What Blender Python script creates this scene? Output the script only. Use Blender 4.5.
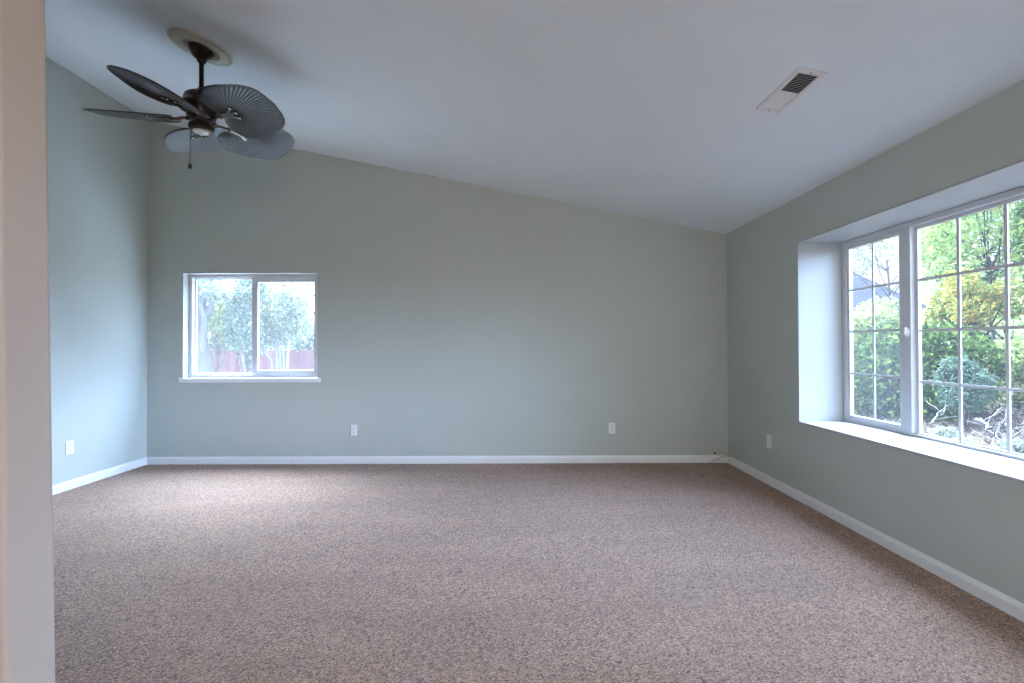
import bpy, math, random
import numpy as np
from mathutils import Vector, Matrix

for o in list(bpy.data.objects):
    bpy.data.objects.remove(o)
S = bpy.context.scene
COL = S.collection
PI = math.pi
random.seed(4)
RNG = np.random.default_rng(11)

# ------------------------------------------------------------------ camera
F = 455.0                      # focal length in pixels of a 1024 px wide frame
CX, HY, CAMZ = 511.0, 346.0, 1.255
cd = bpy.data.cameras.new('camera')
cd.sensor_width = 36.0
cd.lens = 36.0 * F / 1024.0
cd.clip_start, cd.clip_end = 0.05, 500
cam = bpy.data.objects.new('camera', cd)
COL.objects.link(cam)
cam.location = (0, 0, CAMZ)
cam.rotation_euler = (Matrix.Rotation(-math.atan((512 - CX) / F), 3, 'Z') @ Matrix.Rotation(PI / 2 + math.atan((HY - 341.5) / F), 3, 'X')
                      @ Matrix.Rotation(-0.0026, 3, 'Z')).to_euler()
S.camera = cam


def at(px, py, Y):
    """the point seen at a pixel of the photograph, at distance Y into the room"""
    return Vector(((px - CX) * Y / F, Y, CAMZ + (HY - py) * Y / F))


# ------------------------------------------------------------------ overcast sky
BASE = 3.2                    # even cloud cover
# brighter parts of the cloud cover: direction, strength, tightness, colour
GLOWS = [((0.62, 0.02, 0.78), 19.0, 7.0, (0.56, 0.80, 1.28)),      # high over the garden
         ((0.95, -0.21, 0.20), 54.0, 14.0, (0.58, 0.80, 1.26)),    # low, towards the street
         ((0.05, -0.97, 0.25), 1.5, 6.0, (1.0, 0.95, 0.88)),       # low, behind the house
         ((-0.30, 0.40, 0.86), 114.0, 5.0, (0.68, 0.86, 1.16))]     # high over the back garden
w = bpy.data.worlds.new('overcast_sky')
S.world = w
w.use_nodes = True
nt = w.node_tree
nt.nodes.clear()


def wn(kind, op=None, val=None):
    n = nt.nodes.new(kind)
    if op: n.operation = op
    if val is not None: n.inputs[1].default_value = val
    return n


tc = wn('ShaderNodeTexCoord')
sep = wn('ShaderNodeSeparateXYZ')
ramp = wn('ShaderNodeValToRGB')          # brightness against height above the horizon
out = wn('ShaderNodeOutputWorld')
nt.links.new(tc.outputs['Generated'], sep.inputs[0])
nt.links.new(sep.outputs['Z'], ramp.inputs[0])
e = ramp.color_ramp.elements
e[0].position, e[0].color = 0.02, (0.24, 0.265, 0.30, 1)
e[1].position, e[1].color = 0.62, (0.68, 0.84, 1.14, 1)
k = e.new(0.30); k.color = (0.34, 0.39, 0.47, 1)
acc = wn('ShaderNodeVectorMath', 'SCALE')
acc.inputs['Scale'].default_value = BASE
nt.links.new(ramp.outputs[0], acc.inputs[0])
for d_, g_, p_, c_ in GLOWS:
    dot = wn('ShaderNodeVectorMath', 'DOT_PRODUCT', Vector(d_).normalized())
    nt.links.new(tc.outputs['Generated'], dot.inputs[0])
    mxn = wn('ShaderNodeMath', 'MAXIMUM', 0.0)
    nt.links.new(dot.outputs['Value'], mxn.inputs[0])
    pw = wn('ShaderNodeMath', 'POWER', p_)
    nt.links.new(mxn.outputs[0], pw.inputs[0])
    up = wn('ShaderNodeMath', 'GREATER_THAN', 0.0)
    nt.links.new(sep.outputs['Z'], up.inputs[0])
    pu = wn('ShaderNodeMath', 'MULTIPLY')
    nt.links.new(pw.outputs[0], pu.inputs[0])
    nt.links.new(up.outputs[0], pu.inputs[1])
    vs = wn('ShaderNodeVectorMath', 'SCALE')
    vs.inputs[0].default_value = [q * g_ for q in c_]
    nt.links.new(pu.outputs[0], vs.inputs['Scale'])
    ad = wn('ShaderNodeVectorMath', 'ADD')
    nt.links.new(acc.outputs[0], ad.inputs[0])
    nt.links.new(vs.outputs[0], ad.inputs[1])
    acc = ad
bg = wn('ShaderNodeBackground')
bg.inputs[1].default_value = 1.0
nt.links.new(acc.outputs[0], bg.inputs[0])
nt.links.new(bg.outputs[0], out.inputs[0])

# ------------------------------------------------------------------ exposure, bounces
S.view_settings.view_transform = 'Standard'
S.view_settings.look = 'None'
S.view_settings.gamma = 1.0
S.view_settings.use_curve_mapping = False
S.view_settings.exposure = 0.36
S.cycles.max_bounces = 12
S.cycles.diffuse_bounces = 8
S.cycles.glossy_bounces = 4
S.cycles.transmission_bounces = 6
S.cycles.transparent_max_bounces = 16
S.cycles.use_denoising = True
S.cycles.sample_clamp_indirect = 6.0


# warm ceiling lamp of the room behind the camera
def lamp(name, loc, power, color, radius):
    l = bpy.data.lights.new(name, 'POINT')
    l.energy, l.color, l.shadow_soft_size = power, color, radius
    o = bpy.data.objects.new(name, l)
    o.location = loc
    COL.objects.link(o)
    return o


LAMP = 62.0
lamp('ceiling_lamp', (0.6, -1.5, 2.2), LAMP, (1.0, 0.85, 0.70), 0.2)


def portal(name, loc, rot, sx, sy):
    l = bpy.data.lights.new(name, 'AREA')
    l.shape = 'RECTANGLE'
    l.size, l.size_y = sx, sy
    l.cycles.is_portal = True
    o = bpy.data.objects.new(name, l)
    o.location, o.rotation_euler = loc, rot
    COL.objects.link(o)


# ------------------------------------------------------------------ materials
M = {}


def new_mat(name):
    m = bpy.data.materials.new(name)
    m.use_nodes = True
    t = m.node_tree
    return m, t, t.nodes['Principled BSDF']


def N(t, kind, **kw):
    n = t.nodes.new(kind)
    for k, v in kw.items():
        setattr(n, k, v)
    return n


def plain(name, rgb, rough=0.5, metal=0.0, var=0.06, scale=6.0, bump=0.0, bscale=120.0, spec=0.5, bdist=0.002):
    m, t, b = new_mat(name)
    tcn = N(t, 'ShaderNodeTexCoord')
    no = N(t, 'ShaderNodeTexNoise')
    no.inputs['Scale'].default_value = scale
    no.inputs['Detail'].default_value = 4
    t.links.new(tcn.outputs['Object'], no.inputs['Vector'])
    cr = N(t, 'ShaderNodeValToRGB')
    a = [max(0, c * (1 - var)) for c in rgb]
    z = [min(1, c * (1 + var)) for c in rgb]
    cr.color_ramp.elements[0].position, cr.color_ramp.elements[0].color = 0.35, (*a, 1)
    cr.color_ramp.elements[1].position, cr.color_ramp.elements[1].color = 0.65, (*z, 1)
    t.links.new(no.outputs[0], cr.inputs[0])
    t.links.new(cr.outputs[0], b.inputs['Base Color'])
    b.inputs['Roughness'].default_value = rough
    b.inputs['Metallic'].default_value = metal
    b.inputs['Specular IOR Level'].default_value = spec
    if bump:
        n2 = N(t, 'ShaderNodeTexNoise')
        n2.inputs['Scale'].default_value = bscale
        n2.inputs['Detail'].default_value = 3
        t.links.new(tcn.outputs['Object'], n2.inputs['Vector'])
        bp = N(t, 'ShaderNodeBump')
        bp.inputs['Strength'].default_value = bump
        bp.inputs['Distance'].default_value = bdist
        t.links.new(n2.outputs[0], bp.inputs['Height'])
        t.links.new(bp.outputs[0], b.inputs['Normal'])
    M[name] = m
    return m


plain('wall_paint', (0.485, 0.52, 0.485), 0.62, var=0.015, scale=1.5, bump=0.25, bscale=160, spec=0.35)
plain('warm_lit_paint', (0.53, 0.445, 0.385), 0.62, var=0.015, scale=1.5, bump=0.25, bscale=160, spec=0.3)  # grey wall with the warm lamp light mixed into its colour
plain('ceiling_paint', (0.77, 0.815, 0.85), 0.85, var=0.015, scale=2, bump=0.5, bscale=55, spec=0.2, bdist=0.004)
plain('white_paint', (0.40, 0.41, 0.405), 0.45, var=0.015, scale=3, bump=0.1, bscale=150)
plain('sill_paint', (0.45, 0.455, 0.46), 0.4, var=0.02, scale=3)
plain('white_trim', (0.80, 0.80, 0.80), 0.35, var=0.02, scale=3)
plain('white_vinyl', (0.66, 0.67, 0.69), 0.32, var=0.015, scale=4)
plain('white_plastic', (0.83, 0.83, 0.82), 0.3, var=0.01)
plain('white_metal', (0.74, 0.73, 0.72), 0.4, var=0.02)
plain('dark_slot', (0.02, 0.02, 0.02), 0.7)
plain('duct_shade', (0.012, 0.011, 0.010), 0.8)
plain('bronze', (0.050, 0.034, 0.026), 0.28, metal=0.65, var=0.15, scale=20)
plain('bright_bronze', (0.10, 0.08, 0.07), 0.22, metal=0.9, var=0.1, scale=20)
plain('cap_metal', (0.78, 0.76, 0.73), 0.3, metal=0.3)
plain('cream_plaster', (0.50, 0.475, 0.385), 0.6, var=0.03, scale=12)
plain('beige_cable', (0.50, 0.43, 0.30), 0.5)
plain('grey_screw', (0.35, 0.34, 0.33), 0.35, metal=0.7)
plain('exterior_stucco', (0.1, 0.095, 0.09), 0.8, var=0.04, scale=4, spec=0.03)
plain('roof_shingle', (0.017, 0.0165, 0.021), 0.85, var=0.10, scale=5, spec=0.03)
plain('white_board', (0.045, 0.045, 0.047), 0.6)
plain('dry_branch', (0.07, 0.064, 0.06), 0.8, var=0.15, scale=10, spec=0.03)
plain('brown_bark', (0.06, 0.046, 0.037), 0.9, var=0.3, scale=14, bump=0.6, bscale=30, spec=0.03)
plain('pale_bark', (0.045, 0.044, 0.047), 0.85, var=0.12, scale=9, bump=0.5, bscale=24, spec=0.03)
plain('white_bark', (0.11, 0.105, 0.105), 0.8, var=0.10, scale=9, spec=0.03)
plain('grey_twig', (0.07, 0.06, 0.055), 0.85, var=0.2, scale=12, spec=0.03)


def blade_mat():
    m, t, b = new_mat('dark_palm_leaf')
    tcn = N(t, 'ShaderNodeTexCoord')
    no = N(t, 'ShaderNodeTexNoise')
    no.inputs['Scale'].default_value = 9
    t.links.new(tcn.outputs['Object'], no.inputs['Vector'])
    cr = N(t, 'ShaderNodeValToRGB')
    cr.color_ramp.elements[0].position, cr.color_ramp.elements[0].color = 0.3, (0.019, 0.014, 0.011, 1)
    cr.color_ramp.elements[1].position, cr.color_ramp.elements[1].color = 0.7, (0.034, 0.026, 0.021, 1)
    t.links.new(no.outputs[0], cr.inputs[0])
    t.links.new(cr.outputs[0], b.inputs['Base Color'])
    b.inputs['Roughness'].default_value = 0.46
    b.inputs['Specular IOR Level'].default_value = 0.4
    M['blade'] = m


blade_mat()


def carpet_mat():
    m, t, b = new_mat('carpet_pile')
    tcn = N(t, 'ShaderNodeTexCoord')
    # tufts
    vo = N(t, 'ShaderNodeTexVoronoi')
    vo.inputs['Scale'].default_value = 165
    vo.inputs['Randomness'].default_value = 1.0
    warp = N(t, 'ShaderNodeTexNoise')
    warp.inputs['Scale'].default_value = 80
    warp.inputs['Detail'].default_value = 2
    add = N(t, 'ShaderNodeMixRGB', blend_type='LINEAR_LIGHT')
    add.inputs[0].default_value = 0.012
    t.links.new(tcn.outputs['Object'], warp.inputs['Vector'])
    t.links.new(tcn.outputs['Object'], add.inputs[1])
    t.links.new(warp.outputs['Color'], add.inputs[2])
    t.links.new(add.outputs[0], vo.inputs['Vector'])
    fine = N(t, 'ShaderNodeTexNoise')
    fine.inputs['Scale'].default_value = 130
    fine.inputs['Detail'].default_value = 5
    fine.inputs['Roughness'].default_value = 0.75
    t.links.new(tcn.outputs['Object'], fine.inputs['Vector'])
    # yarn colours, flecked per tuft
    sepc = N(t, 'ShaderNodeSeparateColor')
    t.links.new(vo.outputs['Color'], sepc.inputs[0])
    mixv = N(t, 'ShaderNodeMath', operation='ADD')
    mm = N(t, 'ShaderNodeMath', operation='MULTIPLY')
    mm.inputs[1].default_value = 0.5
    t.links.new(sepc.outputs[0], mm.inputs[0])
    m2 = N(t, 'ShaderNodeMath', operation='MULTIPLY')
    m2.inputs[1].default_value = 0.55
    t.links.new(fine.outputs[0], m2.inputs[0])
    t.links.new(mm.outputs[0], mixv.inputs[0])
    t.links.new(m2.outputs[0], mixv.inputs[1])
    cr = N(t, 'ShaderNodeValToRGB')
    els = cr.color_ramp.elements
    els[0].position, els[0].color = 0.30, (0.075, 0.034, 0.016, 1)
    els[1].position, els[1].color = 0.80, (0.86, 0.60, 0.44, 1)
    k = els.new(0.42); k.color = (0.41, 0.235, 0.138, 1)
    k = els.new(0.60); k.color = (0.60, 0.37, 0.242, 1)
    t.links.new(mixv.outputs[0], cr.inputs[0])
    # broad worn / brushed patches of the pile
    mp = N(t, 'ShaderNodeMapping')
    mp.inputs['Scale'].default_value = (0.55, 2.2, 1)
    mp.inputs['Rotation'].default_value = (0, 0, 0.16)
    big = N(t, 'ShaderNodeTexNoise')
    big.inputs['Scale'].default_value = 1.6
    big.inputs['Detail'].default_value = 4
    t.links.new(tcn.outputs['Object'], mp.inputs['Vector'])
    t.links.new(mp.outputs[0], big.inputs['Vector'])
    br = N(t, 'ShaderNodeValToRGB')
    br.color_ramp.elements[0].position, br.color_ramp.elements[0].color = 0.36, (0.84, 0.83, 0.82, 1)
    br.color_ramp.elements[1].position, br.color_ramp.elements[1].color = 0.66, (1.0, 1.0, 1.0, 1)
    t.links.new(big.outputs[0], br.inputs[0])
    mul = N(t, 'ShaderNodeMixRGB', blend_type='MULTIPLY')
    mul.inputs[0].default_value = 1.0
    t.links.new(cr.outputs[0], mul.inputs[1])
    t.links.new(br.outputs[0], mul.inputs[2])
    t.links.new(mul.outputs[0], b.inputs['Base Color'])
    b.inputs['Roughness'].default_value = 0.95
    b.inputs['Specular IOR Level'].default_value = 0.1
    b.inputs['Sheen Weight'].default_value = 0.5
    b.inputs['Sheen Roughness'].default_value = 0.45
    b.inputs['Sheen Tint'].default_value = (1.0, 0.90, 0.95, 1)
    inv = N(t, 'ShaderNodeMath', operation='SUBTRACT')
    inv.inputs[0].default_value = 1.0
    t.links.new(vo.outputs['Distance'], inv.inputs[1])
    hs = N(t, 'ShaderNodeMath', operation='ADD')
    t.links.new(inv.outputs[0], hs.inputs[0])
    t.links.new(fine.outputs[0], hs.inputs[1])
    bp = N(t, 'ShaderNodeBump')
    bp.inputs['Strength'].default_value = 1.0
    bp.inputs['Distance'].default_value = 0.011
    t.links.new(hs.outputs[0], bp.inputs['Height'])
    t.links.new(bp.outputs[0], b.inputs['Normal'])
    M['carpet'] = m


carpet_mat()


def glass_mat(name, haze):
    """window glass: clear with a reflection, and a milky film / fly screen mixed in as pale haze"""
    m = bpy.data.materials.new(name)
    m.use_nodes = True
    t = m.node_tree
    t.nodes.clear()
    o = N(t, 'ShaderNodeOutputMaterial')
    tr = N(t, 'ShaderNodeBsdfTransparent')
    tr.inputs[0].default_value = (0.96, 0.98, 0.97, 1)
    gl = N(t, 'ShaderNodeBsdfGlossy')
    gl.inputs['Roughness'].default_value = 0.02
    fr = N(t, 'ShaderNodeFresnel')
    fr.inputs[0].default_value = 1.45
    mx = N(t, 'ShaderNodeMixShader')
    gm = N(t, 'ShaderNodeNewGeometry')
    fm = N(t, 'ShaderNodeMath', operation='MULTIPLY_ADD')      # reflect at the outer faces only, not inside the pane
    t.links.new(gm.outputs['Backfacing'], fm.inputs[0])
    fm.inputs[1].default_value = -1.0
    fm.inputs[2].default_value = 1.0
    fm2 = N(t, 'ShaderNodeMath', operation='MULTIPLY')
    t.links.new(fm.outputs[0], fm2.inputs[0])
    t.links.new(fr.outputs[0], fm2.inputs[1])
    t.links.new(fm2.outputs[0], mx.inputs[0])
    t.links.new(tr.outputs[0], mx.inputs[1])
    t.links.new(gl.outputs[0], mx.inputs[2])
    tl = N(t, 'ShaderNodeBsdfTranslucent')
    tl.inputs[0].default_value = (0.93, 0.94, 0.97, 1)
    no = N(t, 'ShaderNodeTexNoise')
    no.inputs['Scale'].default_value = 3
    tcn = N(t, 'ShaderNodeTexCoord')
    t.links.new(tcn.outputs['Object'], no.inputs['Vector'])
    mr = N(t, 'ShaderNodeMapRange')
    mr.inputs['To Min'].default_value = haze * 0.85
    mr.inputs['To Max'].default_value = haze * 1.15
    t.links.new(no.outputs[0], mr.inputs[0])
    m2 = N(t, 'ShaderNodeMixShader')
    t.links.new(mr.outputs[0], m2.inputs[0])
    t.links.new(mx.outputs[0], m2.inputs[1])
    t.links.new(tl.outputs[0], m2.inputs[2])
    t.links.new(m2.outputs[0], o.inputs[0])
    M[name] = m


glass_mat('clear_glass', 0.006)
glass_mat('screened_glass', 0.011)
glass_mat('hazy_glass', 0.0125)  # milky film also carries the washed-out haze of the bright view


LEAF = 0.30


def leaf_mat(name, cols, trans=0.35, LEAF=LEAF):
    m = bpy.data.materials.new(name)
    m.use_nodes = True
    t = m.node_tree
    t.nodes.clear()
    o = N(t, 'ShaderNodeOutputMaterial')
    g = N(t, 'ShaderNodeNewGeometry')
    cr = N(t, 'ShaderNodeValToRGB')
    els = cr.color_ramp.elements
    n = len(cols)
    cols = [tuple(c * LEAF for c in q) for q in cols]
    els[0].position, els[0].color = 0, (*cols[0], 1)
    els[1].position, els[1].color = 1, (*cols[-1], 1)
    for i in range(1, n - 1):
        k = els.new(i / (n - 1)); k.color = (*cols[i], 1)
    t.links.new(g.outputs['Random Per Island'], cr.inputs[0])
    d = N(t, 'ShaderNodeBsdfDiffuse')
    tl = N(t, 'ShaderNodeBsdfTranslucent')
    mx = N(t, 'ShaderNodeMixShader')
    mx.inputs[0].default_value = trans
    t.links.new(cr.outputs[0], d.inputs[0])
    t.links.new(cr.outputs[0], tl.inputs[0])
    t.links.new(d.outputs[0], mx.inputs[1])
    t.links.new(tl.outputs[0], mx.inputs[2])
    t.links.new(mx.outputs[0], o.inputs[0])
    M[name] = m


leaf_mat('leaf_dark', [(0.03, 0.07, 0.02), (0.08, 0.14, 0.04), (0.18, 0.27, 0.07), (0.36, 0.48, 0.12)], 0.35, 0.24)
leaf_mat('leaf_greygreen', [(0.13, 0.23, 0.13), (0.25, 0.37, 0.24), (0.38, 0.48, 0.36)], 0.3, 0.19)
leaf_mat('leaf_light', [(0.20, 0.34, 0.12), (0.33, 0.48, 0.18), (0.50, 0.58, 0.20), (0.64, 0.62, 0.34)], 0.45, 0.60)
leaf_mat('leaf_yellow', [(0.20, 0.32, 0.10), (0.30, 0.42, 0.12), (0.45, 0.40, 0.10), (0.62, 0.50, 0.12), (0.66, 0.42, 0.10), (0.40, 0.48, 0.16)], 0.45)
leaf_mat('leaf_yellowgreen', [(0.34, 0.44, 0.12), (0.50, 0.58, 0.20), (0.62, 0.66, 0.30)], 0.45)
leaf_mat('leaf_blue', [(0.08, 0.16, 0.10), (0.15, 0.25, 0.16), (0.25, 0.36, 0.25), (0.38, 0.46, 0.34)], 0.35, 0.27)
leaf_mat('leaf_pale', [(0.26, 0.36, 0.22), (0.38, 0.46, 0.30), (0.52, 0.58, 0.42)], 0.4, 0.27)
leaf_mat('leaf_white', [(0.45, 0.55, 0.38), (0.66, 0.72, 0.58), (0.78, 0.80, 0.72)], 0.4, 0.2)


def ground_mat():
    m, t, b = new_mat('dry_ground')
    tcn = N(t, 'ShaderNodeTexCoord')
    no = N(t, 'ShaderNodeTexNoise')
    no.inputs['Scale'].default_value = 6
    no.inputs['Detail'].default_value = 9
    no.inputs['Roughness'].default_value = 0.8
    t.links.new(tcn.outputs['Object'], no.inputs['Vector'])
    cr = N(t, 'ShaderNodeValToRGB')
    els = cr.color_ramp.elements
    els[0].position, els[0].color = 0.36, (0.016, 0.011, 0.008, 1)
    els[1].position, els[1].color = 0.64, (0.105, 0.083, 0.064, 1)
    k = els.new(0.5); k.color = (0.048, 0.035, 0.025, 1)
    t.links.new(no.outputs[0], cr.inputs[0])
    t.links.new(cr.outputs[0], b.inputs['Base Color'])
    b.inputs['Roughness'].default_value = 0.95
    b.inputs['Specular IOR Level'].default_value = 0.0
    bp = N(t, 'ShaderNodeBump')
    bp.inputs['Distance'].default_value = 0.05
    t.links.new(no.outputs[0], bp.inputs['Height'])
    t.links.new(bp.outputs[0], b.inputs['Normal'])
    M['ground'] = m


ground_mat()


def fence_mat():
    m, t, b = new_mat('red_fence_boards')
    g = N(t, 'ShaderNodeNewGeometry')
    cr = N(t, 'ShaderNodeValToRGB')
    cr.color_ramp.elements[0].color = (0.080, 0.034, 0.037, 1)
    cr.color_ramp.elements[1].color = (0.125, 0.058, 0.062, 1)
    t.links.new(g.outputs['Random Per Island'], cr.inputs[0])
    t.links.new(cr.outputs[0], b.inputs['Base Color'])
    b.inputs['Roughness'].default_value = 0.85
    b.inputs['Specular IOR Level'].default_value = 0.05
    M['fence'] = m


fence_mat()


# ------------------------------------------------------------------ mesh helpers
class MB:
    """collects boxes, lathes, tubes and faces; build() links them as ONE mesh object"""

    def __init__(self):
        self.v, self.f = [], []

    def add(self, vs, fs, mat=None):
        n = len(self.v)
        for p in vs:
            p = Vector(p)
            self.v.append(mat @ p if mat else p)
        self.f += [tuple(i + n for i in q) for q in fs]
        return self

    def box(self, x0, x1, y0, y1, z0, z1, mat=None):
        x0, x1 = sorted((x0, x1)); y0, y1 = sorted((y0, y1)); z0, z1 = sorted((z0, z1))
        vs = [(x0, y0, z0), (x1, y0, z0), (x1, y1, z0), (x0, y1, z0),
              (x0, y0, z1), (x1, y0, z1), (x1, y1, z1), (x0, y1, z1)]
        fs = [(0, 3, 2, 1), (4, 5, 6, 7), (0, 1, 5, 4), (1, 2, 6, 5), (2, 3, 7, 6), (3, 0, 4, 7)]
        return self.add(vs, fs, mat)

    def hexa(self, bottom, top):
        fs = [(0, 3, 2, 1), (4, 5, 6, 7), (0, 1, 5, 4), (1, 2, 6, 5), (2, 3, 7, 6), (3, 0, 4, 7)]
        return self.add(list(bottom) + list(top), fs)

    def lathe(self, prof, n=40, mat=None, close=True):
        vs, fs = [], []
        for r, z in prof:
            for i in range(n):
                a = 2 * PI * i / n
                vs.append((r * math.cos(a), r * math.sin(a), z))
        for j in range(len(prof) - 1):
            for i in range(n):
                k = (i + 1) % n
                fs.append((j * n + i, (j + 1) * n + i, (j + 1) * n + k, j * n + k))
        if close:
            fs.append(tuple(range(n)))
            fs.append(tuple(reversed(range((len(prof) - 1) * n, len(prof) * n))))
        return self.add(vs, fs, mat)

    def tube(self, pts, radii, n=8, mat=None):
        pts = [Vector(p) for p in pts]
        if not hasattr(radii, '__len__'):
            radii = [radii] * len(pts)
        vs, fs = [], []
        up = Vector((0, 0, 1))
        prev = None
        for i, p in enumerate(pts):
            d = (pts[min(i + 1, len(pts) - 1)] - pts[max(i - 1, 0)]).normalized()
            if prev is None:
                a = d.cross(up if abs(d.z) < 0.9 else Vector((1, 0, 0))).normalized()
            else:
                a = (prev - d * prev.dot(d)).normalized()
            prev = a
            b = d.cross(a)
            for k in range(n):
                t = 2 * PI * k / n
                vs.append(p + (a * math.cos(t) + b * math.sin(t)) * radii[i])
        for j in range(len(pts) - 1):
            for k in range(n):
                m = (k + 1) % n
                fs.append((j * n + k, j * n + m, (j + 1) * n + m, (j + 1) * n + k))
        fs.append(tuple(reversed(range(n))))
        fs.append(tuple(range((len(pts) - 1) * n, len(pts) * n)))
        return self.add(vs, fs, mat)

    def build(self, name, mat, parent=None, smooth=False, bevel=0.0, segs=2):
        me = bpy.data.meshes.new(name)
        me.from_pydata([tuple(p) for p in self.v], [], self.f)
        me.materials.append(M[mat] if isinstance(mat, str) else mat)
        o = bpy.data.objects.new(name, me)
        COL.objects.link(o)
        if parent is not None:
            o.parent = parent
        if smooth:
            for p in me.polygons:
                p.use_smooth = True
        if bevel:
            bv = o.modifiers.new('bevel', 'BEVEL')
            bv.width, bv.segments, bv.limit_method = bevel, segs, 'ANGLE'
            bv.angle_limit = math.radians(40)
        me.update()
        return o


def empty(name, loc, rot=(0, 0, 0)):
    o = bpy.data.objects.new(name, None)
    o.empty_display_size = 0.1
    o.location, o.rotation_euler = loc, rot
    COL.objects.link(o)
    return o


def tag(o, label=None, cat=None, group=None, kind=None):
    if label: o['label'] = label
    if cat: o['category'] = cat
    if group: o['group'] = group
    if kind: o['kind'] = kind
    return o


def struct(o, label=None, cat=None):
    return tag(o, label, cat, kind='structure')


# ------------------------------------------------------------------ the room
XL, XR, YB, YN = -3.878, 2.313, 4.86, -3.2
ZR, SL = 2.447, 0.1997                         # ceiling height at the right wall, and its slope


def zc(x):
    return ZR + SL * (XR - x)


T = 0.40                                      # right wall with its deep window box
m = MB().box(XL - 0.12, XR + T, YN - 0.12, YB + 0.16, -0.12, 0.008)
floor = m.build('floor', 'carpet')
struct(floor, 'tan flecked cut pile carpet covering the whole floor', 'carpet')

ceil_x0, ceil_x1 = XL - 0.12, XR + T
m = MB().hexa([(ceil_x0, YN - 0.12, zc(ceil_x0)), (ceil_x1, YN - 0.12, zc(ceil_x1)), (ceil_x1, YB + 0.16, zc(ceil_x1)), (ceil_x0, YB + 0.16, zc(ceil_x0))],
              [(ceil_x0, YN - 0.12, zc(ceil_x0) + 0.12), (ceil_x1, YN - 0.12, zc(ceil_x1) + 0.12), (ceil_x1, YB + 0.16, zc(ceil_x1) + 0.12), (ceil_x0, YB + 0.16, zc(ceil_x0) + 0.12)])
struct(m.build('ceiling', 'ceiling_paint'), 'white sloping ceiling rising from the right wall to the left', 'ceiling')


def wall_xz(mb, x0, x1, y0, y1, z0, z1=None):
    """block of a wall across the view; with z1 None its top follows the sloped ceiling"""
    t0 = zc(x0) if z1 is None else z1
    t1 = zc(x1) if z1 is None else z1
    mb.hexa([(x0, y0, z0), (x1, y0, z0), (x1, y1, z0), (x0, y1, z0)],
            [(x0, y0, t0), (x1, y0, t1), (x1, y1, t1), (x0, y1, t0)])


# back wall with the small window opening
BX0, BX1, BZ0, BZ1 = -3.504, -2.057, 0.908, 2.046
YO = YB + 0.16
m = MB()
wall_xz(m, XL - 0.12, BX0, YB, YO, 0.0)
wall_xz(m, BX0, BX1, YB, YO, 0.0, BZ0)
wall_xz(m, BX0, BX1, YB, YO, BZ1)
wall_xz(m, BX1, XR + T, YB, YO, 0.0)
struct(m.build('wall_back', 'wall_paint'), 'grey green back wall under the sloping ceiling', 'wall')

# left wall
m = MB().box(XL - 0.12, XL, YN - 0.12, YB, 0.0, zc(XL))
struct(m.build('wall_left', 'wall_paint'), 'tall grey green left wall beside the small window', 'wall')

# right wall, thick enough for the deep recess
RY0, RY1, RZ0, RZ1 = 1.28, 3.667, 0.645, 2.082
m = MB()
m.box(XR, XR + T, RY1, YB, 0, ZR)
m.box(XR, XR + T, YN - 0.12, RY0, 0, ZR)
m.box(XR, XR + T, RY0, RY1, 0, RZ0 - 0.02)
m.box(XR, XR + T, RY0, RY1, RZ1 + 0.012, ZR)
struct(m.build('wall_right', 'wall_paint'), 'grey green right wall with the deep window recess', 'wall')

# rear wall behind the camera, with a wide opening added for fill daylight
m = MB()
wall_xz(m, XL, -2.2, YN - 0.12, YN, 0.0)
wall_xz(m, 1.8, XR, YN - 0.12, YN, 0.0)
wall_xz(m, -2.2, 1.8, YN - 0.12, YN, 2.4)
struct(m.build('wall_rear', 'wall_paint'), 'rear wall behind the viewer with a glazed opening added for fill daylight', 'wall')

# end of the near partition at the left edge of the view (slightly out of plumb)
PY = 1.0
def pe(z): return -1.1195 - 0.0225 * (z - CAMZ)
m = MB()
zt = zc(-1.03)
m.hexa([(XL, PY, 0), (pe(0), PY, 0), (pe(0), PY + 0.115, 0), (XL, PY + 0.115, 0)],
       [(XL, PY, zc(XL)), (pe(zt), PY, zt), (pe(zt), PY + 0.115, zt), (XL, PY + 0.115, zc(XL))])
struct(m.build('wall_near', 'warm_lit_paint', bevel=0.012, segs=4), 'end of the near partition wall with warm light in its paint at the edge of the view', 'wall')

# linings of the recess, sill board
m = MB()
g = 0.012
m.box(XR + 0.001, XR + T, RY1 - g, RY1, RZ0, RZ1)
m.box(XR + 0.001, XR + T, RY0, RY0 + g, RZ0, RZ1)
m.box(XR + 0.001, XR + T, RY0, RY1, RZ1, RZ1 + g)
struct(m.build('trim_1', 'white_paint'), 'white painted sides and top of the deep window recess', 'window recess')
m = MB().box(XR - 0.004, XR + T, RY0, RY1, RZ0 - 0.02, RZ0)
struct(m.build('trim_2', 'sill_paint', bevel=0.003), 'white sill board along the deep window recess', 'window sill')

# baseboards
BH, BT = 0.086, 0.014


def baseboard(name, p0, p1, nrm, label):
    p0, p1, nrm = Vector(p0), Vector(p1), Vector(nrm)
    prof = [(0.0005, 0), (BT, 0), (BT, BH * 0.72), (BT * 0.72, BH * 0.88), (BT * 0.45, BH), (0.0005, BH)]
    vs = [p0 + nrm * a + Vector((0, 0, h)) for a, h in prof] + [p1 + nrm * a + Vector((0, 0, h)) for a, h in prof]
    n = len(prof)
    fs = [(i, (i + 1) % n, n + (i + 1) % n, n + i) for i in range(n)] + [tuple(reversed(range(n))), tuple(range(n, 2 * n))]
    o = MB().add(vs, fs).build(name, 'white_trim')
    return struct(o, label, 'baseboard')


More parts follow.
